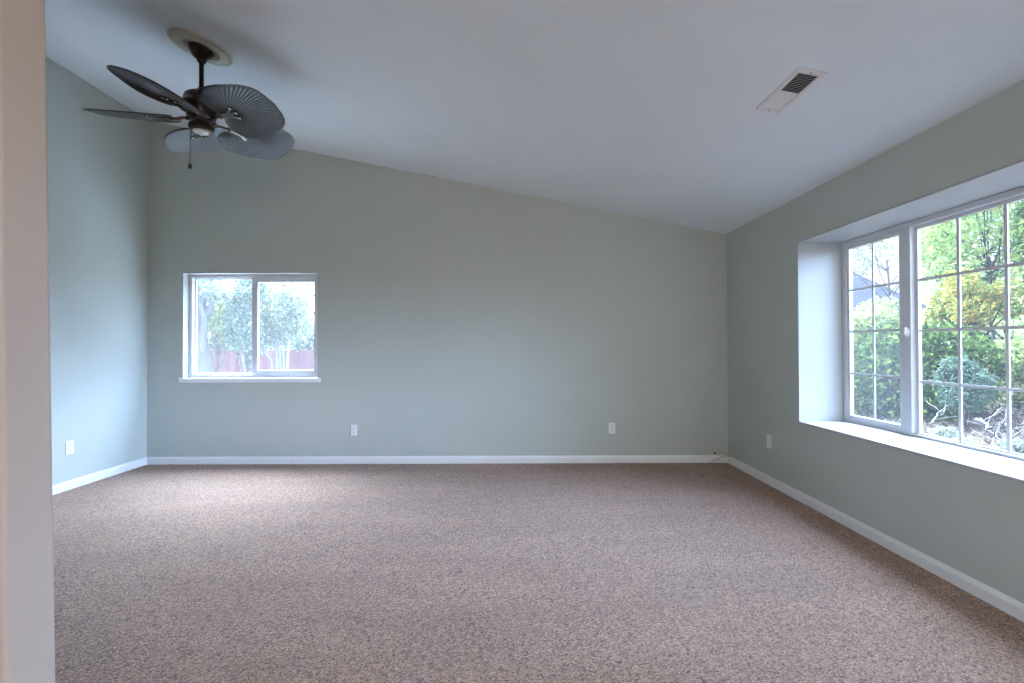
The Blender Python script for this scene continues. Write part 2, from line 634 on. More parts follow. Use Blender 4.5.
JX = -2.29
baseboard('baseboard_back', (JX + 0.002, YB, 0), (XR, YB, 0), (0, -1, 0), 'white baseboard along the back wall from the joint to the right corner')
baseboard('baseboard_back_corner', (XL, YB, 0), (JX - 0.002, YB, 0), (0, -1, 0), 'short white baseboard length below the small window')
baseboard('baseboard_left', (XL, PY + 0.12, 0), (XL, YB - 0.014, 0), (1, 0, 0), 'white baseboard along the left wall')
baseboard('baseboard_right', (XR, YN, 0), (XR, YB - 0.014, 0), (-1, 0, 0), 'white baseboard along the right wall under the big window')

# ------------------------------------------------------------------ window_1: gridded window in the right wall
W1 = empty('window_1', (XR + 0.355, (RY0 + RY1) / 2, RZ0))
struct(W1, 'large white gridded window with garden view in the deep recess', 'window')
ox, oy, oz = W1.location


def lb(mb, x0, x1, y0, y1, z0, z1, o):
    mb.box(x0 - o[0], x1 - o[0], y0 - o[1], y1 - o[1], z0 - o[2], z1 - o[2])


L1 = (ox, oy, oz)
XF = ox                                       # room-side face of the frame
g0, g1 = RY0 + 0.0125, RY1 - 0.0125
fz0, fz1 = RZ0 + 0.001, RZ1 - 0.001
m = MB()
lb(m, XF, XF + 0.044, g1 - 0.038, g1, fz0, fz1, L1)
lb(m, XF, XF + 0.044, g0, g0 + 0.038, fz0, fz1, L1)
lb(m, XF, XF + 0.044, g0 + 0.038, g1 - 0.038, fz1 - 0.036, fz1, L1)
lb(m, XF + 0.012, XF + 0.044, g0 + 0.038, g1 - 0.038, fz0, fz0 + 0.018, L1)
m.build('frame', 'white_vinyl', W1, bevel=0.003)
YM1, YM0 = 3.075, 3.028                        # left mullion
YN1, YN0 = 1.92, 1.873                         # right mullion
for a, b in ((YM0, YM1), (YN0, YN1)):
    m = MB()
    lb(m, XF - 0.002, XF + 0.044, a, b, fz0 + 0.0185, fz1 - 0.0365, L1)
    m.build('mullion', 'white_vinyl', W1, bevel=0.004)


def slider(ya, yb, xs, root, org, meet_hi):
    """sliding sash between ya<yb with its own pane and grid"""
    m = MB()
    z0, z1 = fz0 + 0.019, fz1 - 0.037
    lo, hi = (0.052, 0.026)
    a_w, b_w = (hi, lo) if meet_hi else (lo, hi)
    lb(m, xs, xs + 0.03, ya, ya + b_w, z0, z1, org)
    lb(m, xs, xs + 0.03, yb - a_w, yb, z0, z1, org)
    lb(m, xs, xs + 0.03, ya + b_w, yb - a_w, z1 - 0.030, z1, org)
    lb(m, xs, xs + 0.03, ya + b_w, yb - a_w, z0, z0 + 0.040, org)
    s = m.build('sash', 'white_vinyl', root, bevel=0.003)
    y0, y1, q0, q1 = ya + b_w, yb - a_w, z0 + 0.040, z1 - 0.030
    m = MB()
    lb(m, xs + 0.012, xs + 0.017, y0 - 0.005, y1 + 0.005, q0 - 0.005, q1 + 0.005, org)
    m.build('pane', 'screened_glass', s)
    m = MB()
    ym = (y0 + y1) / 2
    lb(m, xs + 0.004, xs + 0.011, ym - 0.008, ym + 0.008, q0, q1, org)
    for k in (1, 2, 3):
        z = q0 + (q1 - q0) * k / 4
        lb(m, xs + 0.0045, xs + 0.0105, y0, y1, z - 0.008, z + 0.008, org)
    m.build('muntin_grid', 'white_vinyl', s)
    return s


slider(YM1 + 0.001, g1 - 0.0385, XF + 0.008, W1, L1, True)
slider(g0 + 0.0385, YN0 - 0.001, XF + 0.008, W1, L1, False)
# fixed centre light
fy0, fy1, q0, q1 = YN1 + 0.022, YM0 - 0.022, fz0 + 0.028, fz1 - 0.058
m = MB()
lb(m, XF + 0.030, XF + 0.052, fy1, YM0 - 0.0005, fz0 + 0.0185, fz1 - 0.0365, L1)
lb(m, XF + 0.030, XF + 0.052, YN1 + 0.0005, fy0, fz0 + 0.0185, fz1 - 0.0365, L1)
lb(m, XF + 0.030, XF + 0.052, fy0, fy1, q1, fz1 - 0.0365, L1)
lb(m, XF + 0.030, XF + 0.052, fy0, fy1, fz0 + 0.0185, q0, L1)
fx = m.build('fixed_frame', 'white_vinyl', W1, bevel=0.002)
m = MB()
lb(m, XF + 0.046, XF + 0.051, fy0 - 0.005, fy1 + 0.005, q0 - 0.004, q1 + 0.005, L1)
m.build('pane', 'clear_glass', fx)
m = MB()
for k in (1, 2, 3):
    y = fy0 + (fy1 - fy0) * k / 4
    lb(m, XF + 0.036, XF + 0.044, y - 0.009, y + 0.009, q0, q1, L1)
    z = q0 + (q1 - q0) * k / 4
    lb(m, XF + 0.0365, XF + 0.0435, fy0, fy1, z - 0.009, z + 0.009, L1)
m.build('muntin_grid', 'white_vinyl', fx)
# latch on the left mullion
m = MB()
mt = Matrix.Translation((XF - 0.003 - ox, (YM0 + YM1) / 2 - oy, 1.337 - oz)) @ Matrix.Rotation(-PI / 2, 4, 'Y') @ Matrix.Diagonal((1.9, 1, 1, 1))
m.lathe([(0.017, 0), (0.017, 0.006), (0.011, 0.012), (0.003, 0.014)], 20, mt)
m.box(XF - 0.026 - ox, XF - 0.012 - ox, (YM0 + YM1) / 2 - 0.006 - oy, (YM0 + YM1) / 2 + 0.006 - oy, 1.325 - oz, 1.372 - oz)
m.build('latch', 'white_plastic', W1, bevel=0.002)

# ------------------------------------------------------------------ window_2: small slider in the back wall
W2 = empty('window_2', ((BX0 + BX1) / 2, YB + 0.09, BZ0))
struct(W2, 'small white sliding window in the back wall', 'window')
L2 = tuple(W2.location)
m = MB()
e2 = 0.006
lb(m, BX0, BX0 + e2, YB - 0.001, YO, BZ0, BZ1, L2)
lb(m, BX1 - e2, BX1, YB - 0.001, YO, BZ0, BZ1, L2)
lb(m, BX0 + e2, BX1 - e2, YB - 0.001, YO, BZ1 - e2, BZ1, L2)
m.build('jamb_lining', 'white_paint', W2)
wx0, wx1, wz0, wz1 = BX0 + e2 + 0.0005, BX1 - e2 - 0.0005, BZ0 + 0.0125, BZ1 - e2 - 0.0005
yf = YB + 0.085
m = MB()
fw = 0.036
lb(m, wx0, wx0 + fw, yf, yf + 0.07, wz0, wz1, L2)
lb(m, wx1 - fw * 0.5, wx1, yf, yf + 0.07, wz0, wz1, L2)
lb(m, wx0 + fw, wx1 - fw * 0.5, yf, yf + 0.07, wz1 - fw, wz1, L2)
lb(m, wx0 + fw, wx1 - fw * 0.5, yf, yf + 0.07, wz0, wz0 + fw, L2)
m.build('frame', 'white_vinyl', W2, bevel=0.003)
xm = -2.80
# fixed left light
m = MB()
b2 = 0.014
lb(m, wx0 + fw + 0.0005, wx0 + fw + b2, yf + 0.04, yf + 0.065, wz0 + fw, wz1 - fw, L2)
lb(m, xm - 0.03, xm - 0.0005, yf + 0.04, yf + 0.065, wz0 + fw, wz1 - fw, L2)
lb(m, wx0 + fw + b2, xm - 0.03, yf + 0.04, yf + 0.065, wz1 - fw - b2, wz1 - fw, L2)
lb(m, wx0 + fw + b2, xm - 0.03, yf + 0.04, yf + 0.065, wz0 + fw, wz0 + fw + b2, L2)
s = m.build('fixed_frame', 'white_vinyl', W2, bevel=0.002)
m = MB()
lb(m, wx0 + fw + b2 - 0.005, xm - 0.025, yf + 0.05, yf + 0.055, wz0 + fw + b2 - 0.005, wz1 - fw - b2 + 0.005, L2)
m.build('pane', 'hazy_glass', s)
# sliding right sash, nearer
m = MB()
sx0, sx1 = xm - 0.012, wx1 - fw * 0.5 - 0.0005
sz0, sz1 = wz0 + 0.02, wz1 - 0.022
sy0, sy1 = yf - 0.004, yf + 0.030
st = 0.064
lb(m, sx0, sx0 + st, sy0, sy1, sz0, sz1, L2)
lb(m, sx1 - st * 0.86, sx1, sy0, sy1, sz0, sz1, L2)
lb(m, sx0 + st, sx1 - st * 0.86, sy0, sy1, sz1 - 0.062, sz1, L2)
lb(m, sx0 + st, sx1 - st * 0.86, sy0, sy1, sz0, sz0 + 0.058, L2)
s = m.build('sash', 'white_vinyl', W2, bevel=0.004)
m = MB()
lb(m, sx0 + st - 0.005, sx1 - st * 0.86 + 0.005, yf + 0.012, yf + 0.017, sz0 + 0.053, sz1 - 0.057, L2)
m.build('pane', 'hazy_glass', s)
m = MB()
lb(m, BX0 + 0.0005, BX1 - 0.0005, YB - 0.001, YO, BZ0, BZ0 + 0.012, L2)
lb(m, BX0 - 0.022, BX1 + 0.028, YB - 0.028, YB - 0.0008, BZ0 - 0.034, BZ0 + 0.012, L2)
m.build('sill', 'white_trim', W2, bevel=0.004)

# unseen glazed opening added behind the camera to let fill daylight in
W3 = empty('fill_window', (-0.2, YN - 0.06, 0))
struct(W3, 'unseen glazed opening added in the rear wall for fill daylight', 'window')
m = MB()
m.box(-2.0, -1.94, -0.03, 0.03, 0, 2.4); m.box(1.94, 2.0, -0.03, 0.03, 0, 2.4)
m.box(-1.94, 1.94, -0.03, 0.03, 2.34, 2.4); m.box(-1.94, 1.94, -0.03, 0.03, 0, 0.06); m.box(-0.03, 0.03, -0.03, 0.03, 0.06, 2.34)
m.build('frame', 'white_vinyl', W3)
m = MB()
m.box(-1.94, -0.03, -0.003, 0.003, 0.06, 2.34); m.box(0.03, 1.94, -0.003, 0.003, 0.06, 2.34)
m.build('pane', 'clear_glass', W3)

portal('daylight_guide_right', (XR + T + 0.02, (RY0 + RY1) / 2, (RZ0 + RZ1) / 2), (0, PI / 2, 0), RZ1 - RZ0, RY1 - RY0)
portal('daylight_guide_back', ((BX0 + BX1) / 2, YO + 0.02, (BZ0 + BZ1) / 2), (-PI / 2, 0, 0), BX1 - BX0, BZ1 - BZ0)
portal('daylight_guide_rear', (-0.2, YN - 0.14, 1.2), (PI / 2, 0, 0), 4.0, 2.4)

# ------------------------------------------------------------------ ceiling fan
FX, FY = -2.142, 3.142
FZ = zc(FX)
TILT = math.atan(SL)                           # ceiling tilt about the depth axis
slope = Matrix.Rotation(TILT, 4, 'Y')

med = MB().lathe([(0.075, -0.001), (0.191, -0.001), (0.194, -0.008), (0.190, -0.014), (0.180, -0.017), (0.176, -0.013), (0.165, -0.014),
                  (0.125, -0.018), (0.120, -0.023), (0.110, -0.023), (0.106, -0.018), (0.075, -0.018)], 72, slope, close=False)
n_ = 72; k_ = 12
med.f += [((k_ - 1) * n_ + i, i, (i + 1) % n_, (k_ - 1) * n_ + (i + 1) % n_) for i in range(n_)]
mo = med.build('ceiling_medallion', 'cream_plaster', smooth=True)
mo.location = (FX, FY, FZ)
tag(mo, 'cream round medallion on the sloping ceiling above the fan', 'ceiling medallion')

FAN = empty('ceiling_fan', (FX, FY, FZ))
tag(FAN, 'dark bronze ceiling fan with five palm leaf blades', 'ceiling fan')
m = MB().lathe([(0.0, -0.0185), (0.074, -0.0185), (0.078, -0.024), (0.076, -0.032), (0.064, -0.048), (0.046, -0.072), (0.034, -0.086), (0.0, -0.092)], 40, slope, close=False)
m.build('canopy', 'bronze', FAN, smooth=True)
m = MB().lathe([(0.0, -0.075), (0.0, -0.076), (0.022, -0.082), (0.030, -0.098), (0.022, -0.112), (0.0145, -0.116), (0.0145, -0.300), (0, -0.300)], 24, close=False)
m.build('downrod', 'bronze', FAN, smooth=True)
m = MB().lathe([(0, -0.292), (0.024, -0.293), (0.030, -0.310), (0.040, -0.322), (0.074, -0.332), (0.097, -0.350), (0.106, -0.375), (0.108, -0.405),
                (0.116, -0.410), (0.116, -0.425), (0.104, -0.440), (0.096, -0.470), (0.088, -0.490), (0.088, -0.500), (0, -0.500)], 48, close=False)
m.build('motor_housing', 'bronze', FAN, smooth=True)
m = MB().lathe([(0, -0.5005), (0.070, -0.5005), (0.070, -0.518), (0.050, -0.524), (0.050, -0.540), (0.072, -0.546), (0.078, -0.560), (0.074, -0.580), (0.058, -0.590), (0, -0.590)], 40, close=False)
m.build('switch_housing', 'bronze', FAN, smooth=True)
m = MB().lathe([(0, -0.5905), (0.050, -0.5905), (0.048, -0.598), (0.034, -0.604), (0.012, -0.606), (0.010, -0.616), (0, -0.618)], 32, close=False)
m.build('bottom_cap', 'cap_metal', FAN, smooth=True)

# palm-leaf blade outline, in blade axes: x outwards, y across
HALF = [(0.205, 0.0), (0.178, 0.030), (0.155, 0.072), (0.150, 0.122), (0.174, 0.171), (0.224, 0.204), (0.295, 0.219), (0.370, 0.216),
        (0.440, 0.200), (0.510, 0.184), (0.562, 0.160), (0.600, 0.124), (0.618, 0.080), (0.624, 0.040), (0.632, 0.0)]


def spline(pts, n):
    P = [Vector((a, b, 0)) for a, b in pts]
    outp = []
    for i in range(len(P) - 1):
        p0, p1, p2, p3 = P[max(i - 1, 0)], P[i], P[i + 1], P[min(i + 2, len(P) - 1)]
        for k in range(n):
            t = k / n
            outp.append(0.5 * ((2 * p1) + (p2 - p0) * t + (2 * p0 - 5 * p1 + 4 * p2 - p3) * t * t + (3 * p1 - p0 - 3 * p2 + p3) * t ** 3))
    outp.append(P[-1])
    return outp


up_ = spline(HALF, 4)
RING = up_ + [Vector((p.x, -p.y, 0)) for p in reversed(up_[1:-1])]
BC = Vector((0.235, 0, 0))
DROOPS = [3.2, 2.6, -1.2, -1.6, 0.0]       # the blades do not all hang level
PITCH = math.radians(-18.5)


def leaf_z(p, s, i):
    rib = 0.0009 * (1 if i % 2 else -1) * min(1, s * 2.2)
    return rib - 0.35 * p.y * p.y - 0.06 * max(0, p.x - 0.25) ** 2


def blade_bm():
    m = MB()
    n = len(RING)
    rings = [0.10, 0.25, 0.45, 0.65, 0.82, 0.94, 1.0]
    for side, dz in ((1, 0.0035), (-1, -0.0035)):
        vs, fs = [], []
        for s in rings:
            for i, p in enumerate(RING):
                q = BC + (p - BC) * s
                wav = 0.0
                vs.append((q.x, q.y, leaf_z(q, s, i) + wav + (dz if s < 1 else dz * 0.6)))
        for j in range(len(rings) - 1):
            for i in range(n):
                k = (i + 1) % n
                q = (j * n + i, j * n + k, (j + 1) * n + k, (j + 1) * n + i)
                fs.append(q if side < 0 else q[::-1])
        cap = tuple(range(n))
        fs.append(cap if side > 0 else cap[::-1])
        m.add(vs, fs)
    n0 = len(rings) * n
    a0 = (len(rings) - 1) * n
    m.f += [(a0 + i, a0 + (i + 1) % n, n0 + a0 + (i + 1) % n, n0 + a0 + i) for i in range(n)]
    return m


def rim_bm():
    m = MB()
    pts = []
    for i, p in enumerate(RING):
        pts.append((p.x, p.y, leaf_z(p, 1, 0) + 0.0022))
    pts.append(pts[0])
    return m.tube(pts, 0.0048, 6)


def iron_bm():
    m = MB()
    # plate under the blade with three fingers
    m.box(0.155, 0.255, -0.020, 0.020, -0.0125, -0.0065)
    for a in (-0.55, 0, 0.55):
        r = Matrix.Translation((0.235, 0, -0.0095)) @ Matrix.Rotation(a, 4, 'Z')
        m.box(0, 0.078, -0.010, 0.010, -0.003, 0.003, r)
        m.lathe([(0.014, -0.004), (0.014, 0.0035)], 16, r @ Matrix.Translation((0.078, 0, 0)))
    return m


blade_mesh = blade_bm().build('blade', 'blade').data
rim_mesh = rim_bm().build('rim', 'bronze').data
iron_mesh = iron_bm().build('blade_bracket', 'bright_bronze').data
for nm in ('blade', 'rim', 'blade_bracket'):
    bpy.data.objects.remove(bpy.data.objects[nm])
ANG0 = 199
for k in range(5):
    th = math.radians(ANG0 + 72 * k)
    DROOP = math.radians(DROOPS[k])
    mtx = Matrix.Translation((0, 0, -0.508)) @ Matrix.Rotation(th, 4, 'Z') @ Matrix.Rotation(DROOP, 4, 'Y') @ Matrix.Rotation(PITCH, 4, 'X')
    b = bpy.data.objects.new('blade', blade_mesh)
    COL.objects.link(b)
    b.parent = FAN
    b.matrix_local = mtx
    r = bpy.data.objects.new('rim', rim_mesh)
    COL.objects.link(r)
    r.parent = b
    ir = bpy.data.objects.new('blade_bracket', iron_mesh)
    COL.objects.link(ir)
    ir.parent = b
    for a in (-0.55, 0, 0.55):
        p = Vector((0.235 + 0.078 * math.cos(a), 0.078 * math.sin(a), -0.0135))
        MB().lathe([(0.0055, -0.003), (0.0075, 0.001)], 12, Matrix.Translation(p)).build('screw', 'cap_metal', b)
    # arm from the motor to the plate
    arm = MB()
    M0 = Matrix.Rotation(th, 4, 'Z')
    M1 = Matrix.Translation((0, 0, -0.508)) @ M0 @ Matrix.Rotation(DROOP, 4, 'Y') @ Matrix.Rotation(PITCH, 4, 'X')
    p0, p1 = M0 @ Vector((0.060, 0, -0.509)), M0 @ Vector((0.105, 0, -0.512))
    p2, p3 = M1 @ Vector((0.150, 0, -0.0105)), M1 @ Vector((0.185, 0, -0.0125))
    arm.tube([p0, p1, p2, p3], [0.013, 0.011, 0.012, 0.009], 10)
    arm.build('blade_arm', 'bright_bronze', FAN, smooth=True)

ch = MB()
cxp, cyp = -0.071, 0.0
ch.tube([(cxp + 0.006, cyp, -0.575), (cxp - 0.004, cyp, -0.586), (cxp - 0.005, cyp, -0.60), (cxp - 0.005, cyp, -0.815)], 0.0022, 6)
ch.build('pull_chain', 'bronze', FAN, smooth=True)
ch = MB().lathe([(0, -0.812), (0.005, -0.814), (0.012, -0.824), (0.0135, -0.836), (0.010, -0.846), (0, -0.850)], 16, Matrix.Translation((cxp - 0.005, cyp, 0)), close=False)
ch.build('chain_pull', 'bronze', FAN, smooth=True)

# ------------------------------------------------------------------ ceiling register
VX, VY = 1.490, 2.418
VENT = empty('air_vent', (VX, VY, zc(VX)), (0, TILT, 0))
tag(VENT, 'white rectangular air register set in the sloping ceiling', 'air vent')
hx, hy = 0.072, 0.198
ix, iy = 0.048, 0.165
m = MB()
m.box(-hx, -ix, -hy, hy, -0.009, -0.0008)
m.box(ix, hx, -hy, hy, -0.009, -0.0008)
m.box(-ix, ix, -hy, -iy, -0.009, -0.0008)
m.box(-ix, ix, iy, hy, -0.009, -0.0008)
m.box(-ix, ix, -0.006, 0.006, -0.0085, -0.001)
m.build('frame', 'white_metal', VENT, bevel=0.003)
MB().box(-ix, ix, -iy, iy, -0.0016, -0.0008).build('shade_sheet', 'duct_shade', VENT)  # near black sheet standing for the shade behind the louvers
for a, b, tl in ((-iy + 0.008, -0.012, 1), (0.012, iy - 0.008, -1)):
    nsl = 12
    for i in range(nsl):
        y = a + (b - a) * i / (nsl - 1)
        mt = Matrix.Translation((0, y, -0.0058)) @ Matrix.Rotation(math.radians(29 if tl > 0 else -14), 4, 'X')
        h = 0.0040 if tl > 0 else 0.0066
        MB().box(-ix + 0.0005, ix - 0.0005, -h, h, -0.00025, 0.00025, mt).build('louver', 'white_metal', VENT)
for y in (-0.182, 0.182):
    MB().lathe([(0.005, -0.0085), (0.0045, -0.011), (0.001, -0.0115)], 12, Matrix.Translation((0, y, 0))).build('screw', 'grey_screw', VENT)


# ------------------------------------------------------------------ power outlets
def outlet(loc, rz, label):
    r = empty('power_outlet', loc, (0, 0, rz))
    tag(r, label, 'power outlet', 'white duplex outlets on the walls')
    MB().box(-0.036, 0.036, -0.0065, -0.0008, -0.0585, 0.0585).build('cover_plate', 'white_plastic', r, bevel=0.003)
    for z in (-0.021, 0.021):
        mt = Matrix.Translation((0, -0.0062, z)) @ Matrix.Rotation(PI / 2, 4, 'X')
        q = MB().lathe([(0.0172, 0), (0.0168, 0.0025), (0.001, 0.0026)], 28, mt).build('receptacle', 'white_plastic', r)
        s = MB()
        for x, h in ((-0.0065, 0.0045), (0.0065, 0.0036)):
            s.box(x - 0.0013, x + 0.0013, -0.0093, -0.0086, z + 0.003 - h, z + 0.003 + h)
        s.box(-0.0022, 0.0022, -0.0093, -0.0086, z - 0.0105, z - 0.006)
        s.build('slots', 'dark_slot', q)
    MB().lathe([(0.0035, 0), (0.003, 0.0012)], 12, Matrix.Translation((0, -0.0062, 0)) @ Matrix.Rotation(PI / 2, 4, 'X')).build('screw', 'grey_screw', r)


outlet((-1.674, YB, 0.364), 0, 'white duplex outlet on the back wall just right of the small window')
outlet((1.073, YB, 0.377), 0, 'white duplex outlet on the back wall nearest the dark right corner')
outlet((XL, 4.01, 0.374), PI / 2, 'white duplex outlet on the left wall above the baseboard')
outlet((XR, 4.08, 0.392), -PI / 2, 'white duplex outlet on the right wall beside the window recess')

# loose cable end in the far right corner
CB = empty('cable', (2.17, YB, 0.12))
tag(CB, 'thin beige cable end looped over the baseboard in the right corner', 'cable')
pts = [(0, -0.003, -0.01), (0.0, -0.02, 0.0), (0.02, -0.035, 0.01), (0.06, -0.03, 0.012), (0.10, -0.04, -0.004), (0.125, -0.07, -0.022),
       (0.118, -0.10, -0.03), (0.09, -0.09, -0.02), (0.06, -0.06, -0.035), (0.03, -0.04, -0.06), (-0.01, -0.03, -0.08), (-0.05, -0.028, -0.095)]
fine = []
P = [Vector(p) for p in pts]
for i in range(len(P) - 1):
    p0, p1, p2, p3 = P[max(i - 1, 0)], P[i], P[i + 1], P[min(i + 2, len(P) - 1)]
    for k in range(5):
        t = k / 5
        fine.append(0.5 * ((2 * p1) + (p2 - p0) * t + (2 * p0 - 5 * p1 + 4 * p2 - p3) * t * t + (3 * p1 - p0 - 3 * p2 + p3) * t ** 3))
fine.append(P[-1])
MB().tube(fine, 0.005, 8).build('cord', 'beige_cable', CB, smooth=True)
MB().lathe([(0.013, 0), (0.013, 0.003), (0.007, 0.006)], 16, Matrix.Translation((0, -0.0008, -0.01)) @ Matrix.Rotation(PI / 2, 4, 'X')).build('wall_bushing', 'dark_slot', CB)
MB().tube([(-0.05, -0.028, -0.095), (-0.075, -0.027, -0.10)], 0.0055, 10).build('plug', 'cap_metal', CB)

# ------------------------------------------------------------------ garden
GZ = -0.12
m = MB()
m.box(-60, 60, YO + 0.01, 90, GZ - 0.3, GZ)
m.box(XR + T + 0.01, 60, -40, YO + 0.01, GZ - 0.3, GZ)
m.box(-60, XL - 0.13, -40, YO + 0.01, GZ - 0.3, GZ)
m.box(XL - 0.13, XR + T + 0.01, -40, YN - 0.13, GZ - 0.3, GZ)
struct(m.build('ground', 'ground'), 'dry brown garden soil and litter outside the windows', 'ground')


def leaf_cloud(centres, n, size, aspect=0.5, shell=0.55, flat=0.0):
    """leaf blades scattered through ellipsoids [(c, r)], every leaf a folded blade of two triangles"""
    vol = np.array([r[0] * r[1] * r[2] for c, r in centres]) ** 0.75
    cnt = np.maximum(1, (n * vol / vol.sum()).astype(int))
    V = []
    for (c, r), k in zip(centres, cnt):
        d = RNG.normal(size=(k, 3))
        d /= np.linalg.norm(d, axis=1)[:, None]
        rad = shell + (1 - shell) * RNG.random(k) ** 0.6
        rad *= 0.86 + 0.22 * RNG.random(k)
        V.append(np.array(c)[None] + d * rad[:, None] * np.array(r)[None])
    P = np.concatenate(V)
    k = len(P)
    a = RNG.normal(size=(k, 3)); a[:, 2] *= (1 - flat); a[:, 2] -= 0.25
    a /= np.linalg.norm(a, axis=1)[:, None]
    b = RNG.normal(size=(k, 3))
    b -= (b * a).sum(1)[:, None] * a
    b /= np.linalg.norm(b, axis=1)[:, None]
    nn = np.cross(a, b)
    s = size * (0.6 + 0.8 * RNG.random(k))[:, None]
    base, tip = P - a * s * 0.5, P + a * s * 0.5
    lft = P + b * s * aspect * 0.5 + nn * s * 0.1
    rgt = P - b * s * aspect * 0.5 + nn * s * 0.1
    verts = np.stack([base, lft, tip, rgt], 1).reshape(-1, 3)
    i = np.arange(k)[:, None] * 4
    faces = np.concatenate([i + np.array([[0, 1, 2]]), i + np.array([[0, 2, 3]])])
    return verts, faces


def foliage(name, centres, n, size, mat, parent, aspect=0.5, shell=0.5):
    v, f = leaf_cloud(centres, n, size, aspect, shell)
    o = np.array(parent.location)
    me = bpy.data.meshes.new(name)
    me.from_pydata((v - o).tolist(), [], f.tolist())
    me.materials.append(M[mat])
    ob = bpy.data.objects.new(name, me)
    COL.objects.link(ob)
    ob.parent = parent
    return ob


def lobes(c, r, k, spread=0.55, sz=0.55, seed=0):
    rr = random.Random(seed)
    outc = [(tuple(c), tuple(x * 0.72 for x in r))]
    for _ in range(k):
        d = Vector((rr.gauss(0, 1), rr.gauss(0, 1), rr.gauss(0, 1))).normalized()
        q = tuple(c[j] + d[j] * r[j] * spread for j in range(3))
        s = sz * (0.7 + 0.5 * rr.random())
        outc.append((q, tuple(x * s for x in r)))
    return outc


def wiggle(a, b, n, amp, rr):
    a, b = Vector(a), Vector(b)
    L = (b - a).length
    return [a.lerp(b, i / n) + Vector((rr.uniform(-1, 1), rr.uniform(-1, 1), rr.uniform(-1, 1))) * amp * L * math.sin(PI * i / n) for i in range(n + 1)]


def plant(name, label, cat, base, centres, n, size, leaf, bark, stem_r, stems=1, group=None, aspect=0.5, shell=0.5, seed=1, woody='trunk', twigs=0):
    rr = random.Random(seed)
    root = empty(name, base)
    tag(root, label, cat, group)
    B = Vector(base)
    m = MB()
    tops = [Vector(c) for c, r in centres]
    for k in range(stems):
        b0 = Vector((rr.uniform(-1, 1), rr.uniform(-1, 1), 0)) * stem_r * (2.5 if stems > 1 else 0)
        t = tops[0] if k == 0 else tops[rr.randrange(len(tops))]
        m.tube(wiggle(b0 - Vector((0, 0, 0.03)), t - B, 6, 0.03, rr), [stem_r * (1 - 0.11 * i) for i in range(7)], 9)
    for t in tops[1:]:
        a = (tops[0] - B) * rr.uniform(0.45, 0.8)
        m.tube(wiggle(a, t - B, 4, 0.04, rr), [stem_r * q for q in (0.45, 0.38, 0.3, 0.2, 0.1)], 6)
    for _ in range(twigs):
        t = tops[rr.randrange(len(tops))] - B
        c, r = centres[rr.randrange(len(centres))]
        d = Vector((rr.gauss(0, 1) * r[0], rr.gauss(0, 1) * r[1], rr.gauss(0, 1) * r[2])) * 0.7
        m.tube(wiggle(t, t + d, 3, 0.06, rr), [stem_r * 0.16, stem_r * 0.12, stem_r * 0.08, stem_r * 0.04], 4)
    m.build(woody, bark, root, smooth=True)
    foliage('foliage', centres, n, size, leaf, root, aspect, shell)
    return root


def px(x, y, Y):
    return tuple(at(x, y, Y))


def gp(x, Y, z=GZ):
    return ((x - CX) * Y / F, Y, z)


# --- seen through the big window
c = px(905, 385, 9.0)
cs = [(px(870, 385, 9.2), (0.95, 0.8, 0.95)), (px(905, 372, 9.0), (1.0, 0.8, 1.08)), (px(945, 372, 8.9), (0.95, 0.8, 0.95)), (px(975, 366, 8.9), (0.55, 0.6, 0.5)),
      (px(915, 410, 8.5), (0.8, 0.6, 0.55)), (px(850, 400, 9.0), (0.8, 0.7, 0.8))]
plant('evergreen_shrub', 'broad dark green evergreen shrub filling the middle of the garden view', 'shrub', gp(908, 9.0), cs, 11000, 0.115, 'leaf_dark', 'brown_bark', 0.06, 4, seed=2, aspect=0.55, shell=0.6)
cs = lobes(px(965, 388, 7.5), (0.50, 0.45, 0.52), 7, 0.5, 0.5, 3)
plant('rounded_bush', 'small round grey green bush in front of the dark shrub', 'shrub', gp(965, 7.5), cs, 4200, 0.075, 'leaf_greygreen', 'brown_bark', 0.03, 4, seed=3, woody='stems')
cs = lobes(px(990, 212, 12.5), (2.5, 2.0, 2.2), 16, 0.75, 0.42, 5) + [(px(1004, 292, 12.5), (0.9, 0.9, 0.9)), (px(950, 262, 12.4), (0.7, 0.7, 0.7))]
plant('birch_tree', 'tall light green tree filling the upper right of the garden view', 'tree', gp(992, 12.5), cs, 18000, 0.15, 'leaf_light', 'pale_bark', 0.05, 1, seed=5, shell=0.25, twigs=8)
cs = lobes(px(974, 304, 11.0), (0.95, 0.8, 0.75), 10, 0.8, 0.42, 7)
plant('autumn_tree', 'yellow and orange autumn tree behind the dark shrub', 'tree', gp(978, 11.0), cs, 3400, 0.11, 'leaf_yellow', 'brown_bark', 0.07, 2, seed=7, shell=0.3)
cs = lobes(px(1022, 370, 9.6), (0.85, 0.7, 0.75), 7, 0.6, 0.5, 9)
plant('golden_bush', 'low golden bush at the right edge of the garden view', 'shrub', gp(1018, 9.6), cs, 3600, 0.10, 'leaf_yellowgreen', 'brown_bark', 0.04, 3, seed=9, woody='stems')
cs = lobes(px(1074, 232, 9.3), (0.85, 0.8, 1.5), 9, 0.65, 0.5, 11)
plant('green_tree', 'mid green tree at the far right edge of the window', 'tree', gp(1074, 9.3), cs, 5000, 0.13, 'leaf_dark', 'brown_bark', 0.09, 1, seed=11, shell=0.35)
cs = lobes(px(868, 335, 12.0), (1.5, 0.8, 0.95), 6, 0.6, 0.5, 13)
plant('clipped_hedge', 'pale yellow green hedge behind the shrub, below the grey roof', 'hedge', gp(868, 12.0), cs, 5200, 0.11, 'leaf_yellowgreen', 'brown_bark', 0.05, 4, seed=13, woody='stems')
cs = lobes(px(885, 238, 17.0), (2.6, 1.5, 1.4), 14, 0.8, 0.35, 15)
